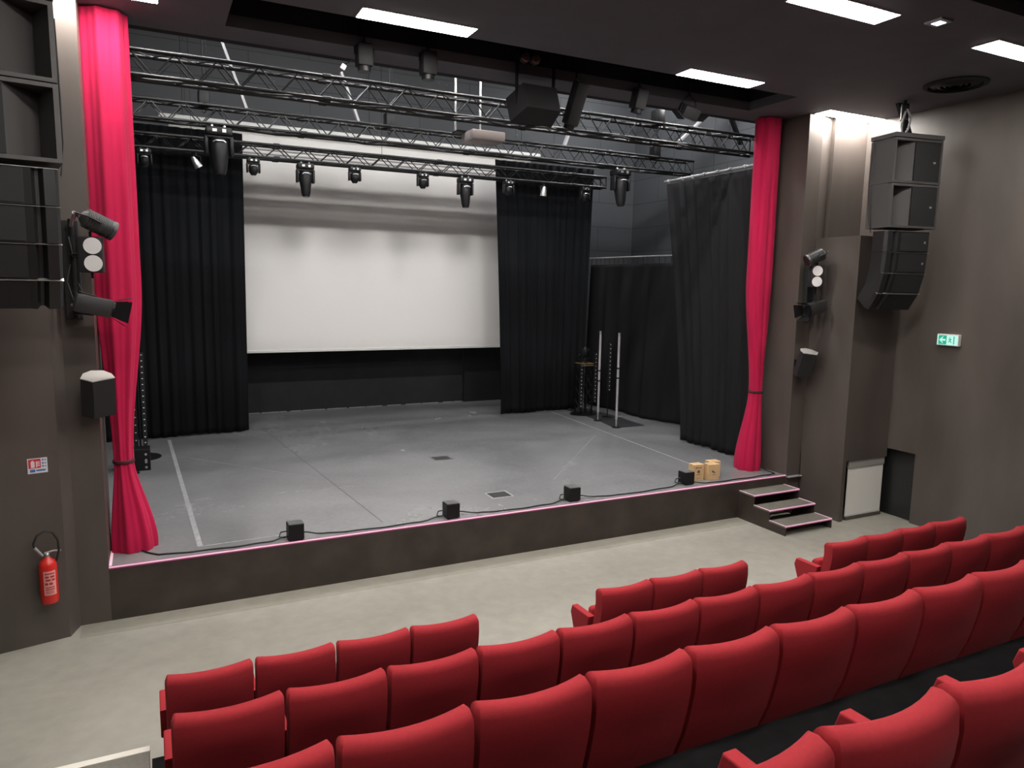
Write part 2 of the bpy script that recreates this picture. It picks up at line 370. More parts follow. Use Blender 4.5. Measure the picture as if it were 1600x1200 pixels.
for k in range(15):
    put_seat(.481+P_*k+.275, -4.36, .395, 'red upholstered theatre seat in the second row, %s from its left end' % ORD[k], 'second row seats', k == 14)
for k in range(12):
    put_seat(.477+P_*k+.275, -5.566, .846, 'red upholstered theatre seat in the third row, %s from its left end' % ORD[k], 'third row seats', k == 11)
for k in range(3,8):
    put_seat(1.03+P_*(k-2)+.275, -6.77, 1.29, 'red upholstered theatre seat in the nearest row, %s from the left' % ORD[k-3], 'nearest row seats', k == 7)

# ------------------------------------------------------------------ curtains
def bundle(name, cx, cy, z0, z1, W, m, label, tie_z, seed, rip=7, cat='curtain'):
    """thick gathered curtain: W(z) -> (dx, dy, rx, ry)"""
    random.seed(seed); t = thing(name, label, cat, (cx, cy, z0))
    ph = [random.uniform(0, 6.28) for _ in range(4)]
    rings = []; nz = 70; N = 120
    for i in range(nz+1):
        z = (z1-z0)*i/nz; dx, dy, rx, ry = W(z+z0); ring = []
        for k in range(N):
            a = 2*PI*k/N
            f = 1 + .075*math.sin(rip*a+ph[0]+.25*math.sin(z*.8)) + .03*math.sin((rip*2+1)*a+ph[1]+.4*math.sin(z*.5+1))
            if i == 0: f *= .97
            ring.append((dx+rx*f*math.cos(a), dy+ry*f*math.sin(a), z))
        rings.append(ring)
    MB().loft(rings).build('fabric', m, t, True)
    dx, dy, rx, ry = W(tie_z)
    MB().lathe([(1.13,-.018),(1.19,-.01),(1.19,.01),(1.13,.018)], 40).build('tie_band', mat('dark_red_tie',(.05,.008,.012),.8), t, True)
    tb = t.children[-1]; tb.location = (dx, dy, tie_z-z0); tb.scale = (rx*.98, ry*.98, 1)
    return t
def WL(z):
    if z > 3.4: s = 0
    elif z > 1.53: s = smoothstep((3.4-z)/1.87)
    else: s = None
    if s is not None: return (-.02-.03*s, 0, .205*(1-s)+.09*s, .17*(1-s)+.10*s) if z > 1.53 else 0
    q = smoothstep((1.53-z)/.97)**.8
    return (-.05+.06*q, .03*q, .09+.13*q, .10+.10*q)
bundle('red_curtain', .215, .50, H+.004, ZC-.01, WL, m_curt, 'tall red stage curtain gathered at the left side of the stage', 1.53, 3)
def WR(z):
    if z > 3.6: return (0, 0, .20, .16)
    if z > 1.82:
        s = smoothstep((3.6-z)/1.78); return (.06*s, 0, .20-.105*s, .16-.06*s)
    q = smoothstep((1.82-z)/1.25)**.9
    return (.06-.06*q, .02*q, .095+.10*q, .10+.10*q)
bundle('red_curtain', 9.045, .55, H+.004, ZC-.01, WR, m_curt, 'tall red stage curtain gathered at the right side of the stage', 1.82, 5)

def drape(name, top, bot, z0, z1, folds, amp, m, label, seed=1, nu=None, hem=.02, cat='curtain', zt=None):
    """pleated cloth hung between two plan polylines (top and bottom edge)"""
    random.seed(seed)
    def ev(P, u):
        L_ = [math.dist(P[i], P[i+1]) for i in range(len(P)-1)]; T = sum(L_)*u
        for i, l in enumerate(L_):
            if T <= l or i == len(L_)-1:
                f = T/l; a, b = P[i], P[i+1]; n = ((b[1]-a[1])/l, -(b[0]-a[0])/l)
                return a[0]+(b[0]-a[0])*f, a[1]+(b[1]-a[1])*f, n
            T -= l
    nu = nu or folds*10; nz = 40; ph = [random.uniform(0, 6.28) for _ in range(3)]; rows = []
    for j in range(nz+1):
        v = j/nz; row = []
        for i in range(nu+1):
            u = i/nu; bx, by, bn = ev(bot, u); tx, ty, tn = ev(top, u)
            s = v**1.3
            w = u + .012*math.sin(2*PI*u*3+ph[2])
            d = amp*(1-.35*v)*(math.sin(2*PI*w*folds+ph[0]) + .45*math.sin(2*PI*w*folds*1.73+ph[1]+v*.7))
            ztop = z1 if zt is None else zt(u)
            zb = z0 + hem*(.5+.5*math.sin(2*PI*u*2.3+ph[2]))
            nx = bn[0]*(1-s)+tn[0]*s; ny = bn[1]*(1-s)+tn[1]*s
            row.append((bx*(1-s)+tx*s+nx*d, by*(1-s)+ty*s+ny*d, zb*(1-v)+ztop*v))
        rows.append(row)
    o = MB().grid(rows).build(name, m, None, True)
    md = o.modifiers.new('thickness', 'SOLIDIFY'); md.thickness = .012; md.offset = 0
    return tag(o, label, cat)
drape('black_curtain', [(-.5,6.5),(2.13,6.5)], [(-.5,6.45),(2.1,6.6)], H+.012, 6.1, 14, .024, m_drape, 'wide black masking curtain hanging left of the white screen', 1)
drape('black_curtain', [(7.22,6.5),(9.72,6.5)], [(7.42,6.45),(9.62,6.55)], H+.012, 6.1, 13, .024, m_drape, 'wide black masking curtain hanging right of the white screen', 2)
drape('black_curtain', [(9.45,3.45),(9.47,.85)], [(9.44,2.68),(9.42,.78)], H+.012, 5.43, 9, .028, m_drape2, 'black side curtain hanging from the pale pipe beside the right red curtain', 4, zt=lambda u: 5.40)
drape('black_curtain', [(10.15,7.2),(10.35,5),(10.75,3.0)], [(10.05,7.2),(10.15,5),(10.6,3.0)], H+.012, 3.97, 8, .02, m_drape2, 'low black curtain hung along the stage side wall behind the tube lights', 6)
struct('trim_9', MB().b2((2.0,8.60,H),(7.37,8.64,2.6)), mat('black_back_panel',(.019,.019,.022),.9,noise=.15,nscale=3), 'black panel against the back wall under the screen')
struct('trim_10', MB().b2((7.38,8.5,H),(9.9,8.54,2.0)), m_void)
bl = MB()
random.seed(3); x = 2.0
while x < 7.3:
    l = random.uniform(.15,.5); bl.b2((x,8.585,H),(min(x+l,7.35),8.60,H+.012)); x += l+random.uniform(.01,.09)*(x/3)
struct('pale_strip_back', bl, m_grey, 'thin broken pale strip at the foot of the back wall')  # short pale pieces with gaps where back wall meets floor
# rail for the low curtain with hooks
rr = thing('curtain_rail', 'grey rail with ties above the low black side curtain', 'rail', (0,0,0))
MB().tube([(10.13,7.3,4.13),(10.36,5,4.13),(10.76,2.9,4.13)], .014).build('bar', m_grey, rr, True)
tb = MB()
for i in range(26):
    y = 7.15-i*.165; x = 10.15+(7.2-y)*.095 if y > 5 else 10.36+(5-y)*.2
    tb.cyl((x,y,4.125),(x+.01*((i*7)%3-1),y,3.95),.006,n=6)
tb.build('ties', m_blackm, rr)
# pale pipe carrying the side curtain
pp = thing('curtain_pipe', 'pale pipe with wrapped ties carrying the black side curtain', 'pipe')
MB().cyl((9.45,3.55,5.455),(9.46,.85,5.455),.024).build('tube', m_alu, pp, True)
for y in (3.4,3.0,2.72,2.4,2.05,1.75,1.4,1.1): MB().cyl((9.45,y,5.455),(9.45,y+.05,5.455),.036).build('wrap', m_grey, pp, True)
for y in (3.3,2.2,1.2): MB().cyl((9.45,y,5.45),(9.45,y,8.99),.004,n=6).build('hanging_wire', m_black, pp)

# ------------------------------------------------------------------ projection screen
sc = thing('projection_screen', 'large white projection screen hanging at the back of the stage', 'screen', (4.8, 7.6, 1.98))
MB().b2((-3.85,-.004,.05),(3.85,.004,4.45)).build('fabric', m_screen, sc)
MB().b2((-3.86,-.02,0),(3.86,.02,.06), bev=.01).build('bottom_bar', m_white, sc)
q = MB()
for z in (3.98,4.06,4.16): q.cyl((-3.85,-.012,z),(3.85,-.012,z),.018,n=10)
q.build('fold', m_grey, sc, True)
MB().box((0.02,-.05,4.46),(8.08,.16,.15), bev=.03).build('housing', m_white, sc, True)
for x in (-3.6,0,3.6): MB().cyl((x,0,4.5),(x,0,7.02),.006,n=6).build('hanger', m_black, sc)

# ------------------------------------------------------------------ trusses
def truss(x0, x1, y, ztop, h, dep, label, pitch=.46, rc=.024, rb=.009, blk=True):
    L_ = x1-x0
    t = thing('lighting_truss', label, 'truss', (x0, y, ztop-h), group='black lighting trusses')
    cs = [(0,0),(0,h),(dep,0),(dep,h)]
    for yy, zz in cs: MB().cyl((0,yy,zz),(L_,yy,zz), rc, n=12).build('chord', m_truss, t, True)
    n = round(L_/pitch); b = MB(); p = L_/n
    for i in range(n):
        a = i*p; c = a+p
        for yy in (0, dep):
            b.cyl((a,yy,0),((a+c)/2,yy,h),rb,n=6).cyl(((a+c)/2,yy,h),(c,yy,0),rb,n=6)
        b.cyl((a,0,0),((a+c)/2,dep,0),rb,n=6).cyl(((a+c)/2,dep,0),(c,0,0),rb,n=6)
        b.cyl(((a+c)/2,0,h),(c,dep,h),rb,n=6).cyl((a,dep,h),((a+c)/2,0,h),rb,n=6)
    for a in (0, L_):
        b.cyl((a,0,0),(a,0,h),rb*1.3,n=6).cyl((a,dep,0),(a,dep,h),rb*1.3,n=6).cyl((a,0,0),(a,dep,0),rb*1.3,n=6).cyl((a,0,h),(a,dep,h),rb*1.3,n=6)
    b.build('lattice', m_truss, t)
    for j in range(1, int(L_/2.9)+1):
        for yy, zz in cs: MB().cyl((j*2.9-.05,yy,zz),(j*2.9+.05,yy,zz),rc*1.4,n=10).build('coupler', m_black, t)
    if ztop < 5.8:
        for xx in (1.6, L_/2, L_-1.2): MB().cyl((xx,dep/2,h),(xx,dep/2,9-ztop+h),.004,n=6).box((xx,dep/2,h),(.04,dep+.03,.02)).build('hanging_wire', m_black, t)
    return t
truss(-.3, 9.95, 1.6, 6.0, .27, .27, 'nearest black box truss, highest, just behind the ceiling edge')
truss(-.1, 10.67, 4.2, 6.04, .26, .26, 'middle black box truss crossing the stage')
truss(-.4, 9.07, 5.0, 5.69, .21, .21, 'lowest black truss, carrying the row of moving heads before the screen')
def cable(pts, r, name, label, m=None):
    o = MB().tube(pts, r, 7).build(name, m or m_rubber, None, True); return tag(o, label, 'cable')
random.seed(11)
cable([(-.2+i*.2, 1.62+.04*math.sin(i), 5.70+.018*math.sin(i*1.1)) for i in range(50)], .016, 'cable', 'black cable bundle lying along the underside of the nearest truss')
cable([(0+i*.2, 4.3+.04*math.sin(i*.7), 5.755+.018*math.sin(i*.9)) for i in range(52)], .016, 'cable', 'black cable bundle lying along the underside of the middle truss')

# motors and hangers
def hoist(x, y, z, zt, label):
    t = thing('chain_hoist', label, 'hoist', (x,y,z), group='black chain hoists above the trusses')
    MB().box((0,0,.13),(.16,.2,.24), bev=.03).build('body', m_black, t, True)
    MB().cyl((.05,0,.25),(.05,0,zt-z),.007,n=6).cyl((-.0,0,.25),(0,0,zt-z),.01,n=6).build('chain', m_black, t)
    MB().box((0,0,.01),(.05,.34,.03)).build('spreader', m_black, t)
    MB().tube([(0,0,.0),(.03,0,-.05),(0,0,-.09),(-.03,0,-.06)],.01,6).build('hook', m_black, t, True)
hoist(7.86, 1.74, 5.99, 9, 'black chain hoist on the nearest truss toward the right curtain')
hoist(9.78, 4.33, 6.03, 9, 'black chain hoist above the right end of the middle truss')
hoist(4.24, 4.33, 6.03, 9, 'black chain hoist above the centre of the middle truss')
hoist(1.35, 4.33, 6.03, 9, 'black chain hoist above the left end of the middle truss')
# slanted roof struts
for a, b, r, lb, m in [((1.55,4.6,7.4),(2.02,4.6,6.06),.035,'pale slanting roof strut at the upper left of the stage', m_grey),
                 ((8.35,4.6,7.6),(7.80,4.6,6.1),.04,'pale slanting roof strut right of the projector', m_grey),
                 ((11.75,4.6,7.5),(10.6,4.6,6.5),.04,'pale edged slanting roof strut near the right curtain', m_grey),
                 ((11.75,4.6,7.5),(12.3,4.6,6.6),.05,'dark slanting roof strut next to the right curtain', m_black),
                 ((3.50,4.6,6.9),(3.80,4.6,6.1),.035,'pale slanting strut behind the nearest truss, left of the projector', m_grey)]:
    o = MB().box((0,0,0),(r*2,r*1.2,(Vector(b)-Vector(a)).length), bev=.004).build('roof_strut', m)
    tag(o, lb, 'strut', 'slanting roof struts of the stage house')
    d = Vector(b)-Vector(a); o.location = (Vector(a)+Vector(b))/2; o.rotation_euler = d.to_track_quat('Z','Y').to_euler()
# steel roof beam crossing over stage the struts hang from
for y, lb in ((4.6,'black steel roof beam crossing above the stage'),):
    tag(MB().b2((-2.15,y-.08,7.5),(12.35,y+.08,7.8)).build('roof_beam', m_void), lb, 'beam')

# ------------------------------------------------------------------ moving heads
def make_head(name, label, s, m=m_black, tilt=0, long_=1.0, group=None):
    """hanging moving head, origin at the clamp, total drop about .32*s"""
    t = thing(name, label, 'stage light', (0,0,0), group=group)
    MB().cyl((-.05*s,0,.0),(-.05*s,0,-.03*s),.012*s).cyl((.05*s,0,0),(.05*s,0,-.03*s),.012*s).build('clamp', m_alu, t)
    MB().box((0,0,-.065*s),(.21*s,.17*s,.075*s), bev=.02*s).build('base', m, t, True)
    MB().box((-.035*s,-.087*s,-.062*s),(.035*s,.004,.025*s)).box((.04*s,-.087*s,-.062*s),(.03*s,.004,.03*s)).build('display', m_alu, t)
    for sx in (-1,1):
        MB().box((sx*.1*s,0,-.185*s),(.032*s,.10*s,.17*s), bev=.014*s).build('yoke_arm', m, t, True)
    MB().box((0,0,-.112*s),(.19*s,.11*s,.025*s), bev=.008*s).build('yoke_bridge', m, t, True)
    R = Matrix.Rotation(tilt,3,'X')
    pf = [(.035*s,.09*s),(.07*s,.075*s),(.08*s,.03*s),(.078*s,-.05*s),(.07*s,-.075*s*long_),(.058*s,-.15*s*long_),(.045*s,-.19*s*long_)] if long_ > 1 else [(.04*s,.075*s),(.072*s,.06*s),(.078*s,.0),(.076*s,-.06*s),(.055*s,-.085*s),(.045*s,-.105*s)]
    MB().lathe(pf, 24, (0,0,-.20*s), R).build('head', m, t, True)
    zl = -.1905*s*long_ if long_ > 1 else -.1055*s
    lens = MB().lathe([(.04*s,0),(.038*s,-.006*s)],24, R @ Vector((0,0,zl))+Vector((0,0,-.20*s)), R).build('lens', mat('dark_lens',(.03,.03,.035),.1), t, True)
    MB().tube([(-.05*s,-.082*s,-.165*s),(-.03*s,-.092*s,-.152*s),(.03*s,-.092*s,-.152*s),(.05*s,-.082*s,-.165*s)],.006*s,6).build('handle', m_alu, t, True)
    return t
G = 'small moving heads under the lowest truss'
xs = [(2.12,'small moving head at the left edge of the white screen'),(.51,'small dark moving head farthest left, before the black curtain'),(3.81,'small moving head before the screen between the large head and the centre'),
      (5.07,'small moving head before the screen, right of its centre'),(6.82,'small moving head just right of the screen edge'),(8.56,'small dark moving head before the right black curtain')]
h0 = make_head('moving_head', xs[0][1], .95, group=G); h0.location = (xs[0][0], 5.0, 5.468)
for x, lb in xs[1:]: dup(h0, (x,5.0,5.468), lb)
b0 = make_head('moving_head', 'large long nosed moving head hanging before the left part of the screen', 1.32, long_=1.28, tilt=math.radians(-6), group='large moving heads')
b0.location = (2.96,5.0,5.468)
dup(b0, (5.91,5.0,5.468), 'large long nosed moving head hanging before the right part of the screen')
dup(b0, (1.53,4.2,5.765), 'large dark moving head hanging before the left black curtain', scale=(1.35,1.35,1.25))
dup(b0, (8.87,4.2,5.765), 'large dark moving head on the right end of the middle truss', scale=(1.25,1.25,1.25))
def parcan(x, y, z, label, d):
    t = thing('par_can', label, 'stage light', (x,y,z), group='small shiny par lamps')
    q = Vector(d).to_track_quat('Z','Y').to_matrix()
    MB().lathe([(.02,-.10),(.035,-.08),(.05,-.02),(.062,.06),(.064,.08)],20,(0,0,-.12),q).build('can', m_alu, t, True)
    MB().tube([(-.07,0,-.12),(-.07,0,-.03),(0,0,.0),(.07,0,-.03),(.07,0,-.12)],.006,6).build('yoke', m_black, t, True)
    MB().cyl((0,0,0),(0,0,.05),.012).build('clamp', m_black, t)
parcan(1.25,5.0,5.42,'small shiny par lamp hanging before the left black curtain',(.5,.1,-.8))
parcan(7.60,5.0,5.42,'small shiny par lamp hanging before the right black curtain',(.0,.2,-1))

# projector and its poles
pj = thing('projector', 'pale grey projector hanging under the nearest truss', 'projector', (4.77, 1.62, 5.40))
MB().box((0,0,.075),(.50,.40,.13), bev=.015).build('body', m_proj, pj, True)
v = MB()
for i in range(7): v.box((-.253,-.12+i*.03,.08),(.006,.012,.08))
v.build('vent', m_grey, pj)
MB().cyl((.12,.2,.075),(.12,.225,.075),.045,n=24).build('lens', m_black, pj, True)
for dx in (-.32,.06):
    MB().cyl((dx,.25,.14),(dx,.25,1.0),.016,n=12).cyl((dx,.25,.96),(dx,.25,1.01),.024).build('pole', m_alu, pj, True)
MB().box((-.13,.17,.15),(.46,.20,.02)).build('bracket', m_black, pj)

# ------------------------------------------------------------------ things hanging in the ceiling slot
tag(MB().cyl((1.3,.22,6.36),(8.42,.22,6.36),.024).build('lamp_bar', m_black, None, True), 'black bar along the ceiling slot carrying the spotlights', 'bar')
def lookrot(d): return Vector(d).to_track_quat('Z','Y').to_matrix()
hs = thing('hanging_speaker', 'black loudspeaker hanging from the ceiling slot above the truss', 'loudspeaker', (4.86,.25,5.56))
MB().prism([(-.24,-.17),(.24,-.17),(.30,.17),(-.30,.17)], -.16, .16, (0,0,.08), (math.radians(-22),0,.05)).build('cabinet', m_blackm, hs)
MB().box((-.26,0,.40),(.02,.05,.9)).box((.25,0,.40),(.02,.05,.9)).build('bracket', m_black, hs)
MB().box((0,-.17,.0),(.07,.01,.025), rot=(math.radians(-22),0,0)).build('badge', m_grey, hs)
def slotbox(x, y, z, dims, rot, label, name='profile_spotlight'):
    t = thing(name, label, 'stage light', (x,y,z), group='spotlights hanging in the ceiling slot')
    w, d, h = dims; R = Matrix.Rotation(rot[2],3,'Z') @ Matrix.Rotation(rot[1],3,'Y') @ Matrix.Rotation(rot[0],3,'X')
    MB().box((0,0,0),(w,d,h), rot=R, bev=.02).build('body', m_blackm, t, True)
    MB().cyl(R @ Vector((0,0,-h/2)), R @ Vector((0,0,-h/2-.05)), w*.42, n=20).build('snout', m_black, t, True)
    MB().tube([R @ Vector((-w*.62,0,0)), R @ Vector((-w*.62,0,h*.35)), Vector((0,0,h*.62)), R @ Vector((w*.62,0,h*.35)), R @ Vector((w*.62,0,0))], .008, 6).build('yoke', m_black, t, True)
    MB().cyl((0,0,h*.6),(0,0,6.35-z),.014).build('clamp', m_black, t)
slotbox(5.42,.22,5.72,(.17,.17,.52),(.35,.12,0),'long dark spotlight tilted down from the slot, right of the hanging loudspeaker')
slotbox(6.39,.22,5.90,(.17,.17,.26),(.2,.1,0),'short dark spotlight in the slot, second from the right')
slotbox(3.45,.22,5.92,(.17,.17,.26),(0,0,0),'short dark spotlight in the slot above the left part of the screen')
slotbox(2.71,.22,5.90,(.17,.17,.24),(0,0,0),'dark spotlight in the slot with small side flaps')
dl = thing('flood_light', 'dark floodlight with open barn doors in the slot near the right curtain', 'stage light', (7.25,.25,5.84))
MB().box((0,0,0),(.26,.2,.16), rot=(.5,.2,0), bev=.02).build('body', m_blackm, dl, True)
for a, sx in ((.7,-1),(-.7,1)): MB().box((sx*.2,-.02,-.06),(.16,.2,.006), rot=(.3,a,0)).build('barn_door', m_black, dl)
MB().tube([(-.15,0,0),(-.1,0,.16),(0,0,.22),(.1,0,.16),(.15,0,0)],.008,6).cyl((0,0,.2),(0,-.03,.52),.014).build('yoke', m_black, dl, True)
fp = thing('cable_flag', 'small white tag on an arm beside the slot spotlight', 'tag', (2.48,.22,5.75))
MB().box((0,0,0),(.055,.02,.06), rot=(0,.5,0), bev=.006).build('flag', m_lens, fp)
MB().tube([(.02,0,.03),(.10,0,.08),(.30,0,.085)],.007,6).build('arm', m_black, fp, True)
for x, lb in ((4.54,'left of the two dull pink lenses in the dark ceiling slot'),(4.68,'right of the two dull pink lenses in the dark ceiling slot')):
    t = thing('slot_lamp', lb, 'stage light', (x,-.08,6.06), group='pink lensed lamps in the ceiling slot')
    MB().lathe([(.03,.16),(.06,.12),(.062,0),(.055,-.002)],20,(0,0,0),lookrot((0,.8,.6))).build('housing', m_black, t, True)
    MB().sph((0,0,0),.05,(1,.4,1),16,lookrot((0,.6,1))).build('lens', m_pinklens, t, True)

# ------------------------------------------------------------------ loudspeaker arrays
def array(x_in, y, mirror, label):
    """origin at the inner front corner under the two big cabinets; sx=+1: extends to +x"""
    sx = -1 if mirror else 1
    t = thing('loudspeaker_array', label, 'loudspeaker', (x_in, y, 4.28), sx*-.17, group='black loudspeaker arrays')
    W = .80; D = .42; HH = .575
    def X(pts): return [(sx*px, py) for px, py in pts]
    for i in range(2):
        z0 = i*(HH+.01)+.01
        cab = MB().prism(X([(0,0),(.035,.0),(.035,.03),(.12,.26),(.345,.025),(W-.03,.025),(W-.03,0),(W,0),(W,D),(0,D)]), z0+.03, z0+HH-.03)
        cab.b2((0,0,z0),(sx*W,D,z0+.0299)).b2((0,0,z0+HH-.0299),(sx*W,D,z0+HH))
        cb_ = cab.build('cabinet', m_cab, t)
        MB().b2((sx*.35,.006,z0+.035),(sx*(W-.032),.022,z0+HH-.035)).build('grille', m_grille, cb_)
        MB().b2((sx*.66,.002,z0+.27),(sx*.70,.0055,z0+.295)).build('badge', m_alu, cb_)
        MB().b2((sx*.02,.1,z0+HH+.0),(sx*.03,D-.05,z0+HH+.009)).build('trim_line', m_alu, cb_)
    z = 2*(HH+.01)+.01
    fr = MB().b2((-sx*.005,-.01,z),(sx*(W+.005),D+.01,z+.055)); fr.build('rigging_frame', m_cab, t)
    MB().cyl((sx*.4,.3,z+.05),(sx*.4,.3,ZC-4.28),.018).cyl((sx*.4,.3,z+.30),(sx*.4,.3,z+.5),.05).build('hanging_rod', m_black, t, True)
    MB().tube([(sx*.3,.2,z+.05),(sx*.38,.2,z+.15),(sx*.42,.2,z+.30),(sx*.36,.22,z+.42)],.014,8).tube([(sx*.30,.2,z+.06),(sx*.26,.2,z+.2),(sx*.32,.2,z+.38)],.012,8).build('cable_loop', m_grey, t, True)
    MB().tube([(-sx*.03,D*.8,HH*2),(-sx*.04,D*.85,HH),(-sx*.04,D*.8,.2),(-sx*.01,D*.7,-.05)],.008,6).build('cable', m_rubber, t, True)
    # curved column of four line elements
    y0, z0, a = .04, -.03, 0
    for i, da in enumerate((1,3,11,19)):
        a += math.radians(da)
        h = .285; d = .36
        R = Matrix.Rotation(a,3,'X')
        e = MB().prism(X([(.03,.05),(.055,.005),(.13,.0),(.16,.05),(.185,.05),(.21,.0),(.26,.01),(W-.05,.01),(W-.02,.05),(W-.06,d*.8),(W-.14,d),(.14,d),(.06,d*.8)]), -h+.008, -.004, (0,y0,z0), R)
        e = e.build('line_element', m_cab2, t)
        MB().prism(X([(.265,.0),(W-.06,.0),(W-.06,.008),(.265,.008)]), -h+.02, -.016, (0,y0,z0), R).build('grille', m_grille, e)
        if i < 2: MB().prism(X([(.66,-.004),(.69,-.004),(.69,-.001),(.66,-.001)]), -.16, -.13, (0,y0,z0), R).build('badge', m_alu, e)
        MB().prism(X([(.03,-.002),(W-.03,-.002),(W-.03,.03),(.03,.03)]), -.004, -.001, (0,y0,z0), R).build('seam', m_alu, e)
        p = R @ Vector((0,0,-h)); y0 += p.y; z0 += p.z
    return t
array(9.36, -1.38, False, 'black hanging column of loudspeakers before the right wall')
array(-.06, -1.38, True, 'black hanging column of loudspeakers at the left edge of the view')
# slanted arm above the right array
for xx, lb in ((10.18,'black slanting arm above the right loudspeaker column'),):
    o = MB().box((0,0,0),(.09,.05,.62)).build('mounting_arm', m_black); o.location = (10.03,-1.0,5.78); o.rotation_euler = (0,math.radians(-32),0); tag(o, lb, 'bracket')

# ------------------------------------------------------------------ small wall speakers
def wall_speaker(x, y, z, rz, label, mirror=False):
    t = thing('wall_speaker', label, 'loudspeaker', (x,y,z), rz, group='small grey wall speakers')
    s = -1 if mirror else 1
    R = (math.radians(18),0,0)
    pts = [(-.14,-.02),(-.05,-.10),(.14,-.03),(.12,.06),(.06,.14),(-.04,.15),(-.11,.09)]
    pts = [(s*a,b) for a,b in pts]
    MB().prism(pts, -.19, .19, (0,0,0), R).build('cabinet', mat('speaker_dark',(.018,.018,.018),.6), t)
    MB().prism([(a*1.01,b*1.01) for a,b in pts], .191, .199, (0,0,0), R).build('top_cap', mat('pale_top',(.42,.40,.38),.5), t)
    MB().box((0,.16,.0),(.06,.12,.10)).build('wall_bracket', m_black, t)
    MB().prism([(s*-.045,-.106),(s*.138,-.038),(s*.138,-.034),(s*-.045,-.101)], -.18, .18, (0,0,0), R).build('grille', m_grille, t)
wall_speaker(.01,-.22,2.33, 0.12,'small black speaker with a pale top on the left pier')
wall_speaker(9.32,-.22,2.33,-.12,'small black speaker with a pale top on the right pier', True)
fd = MB().b2((9.30,-.06,H-.03),(9.58,-.002,H-.015)).build('wall_ledge', m_grey); tag(fd, 'thin grey ledge on the right pier beside the top step', 'ledge')

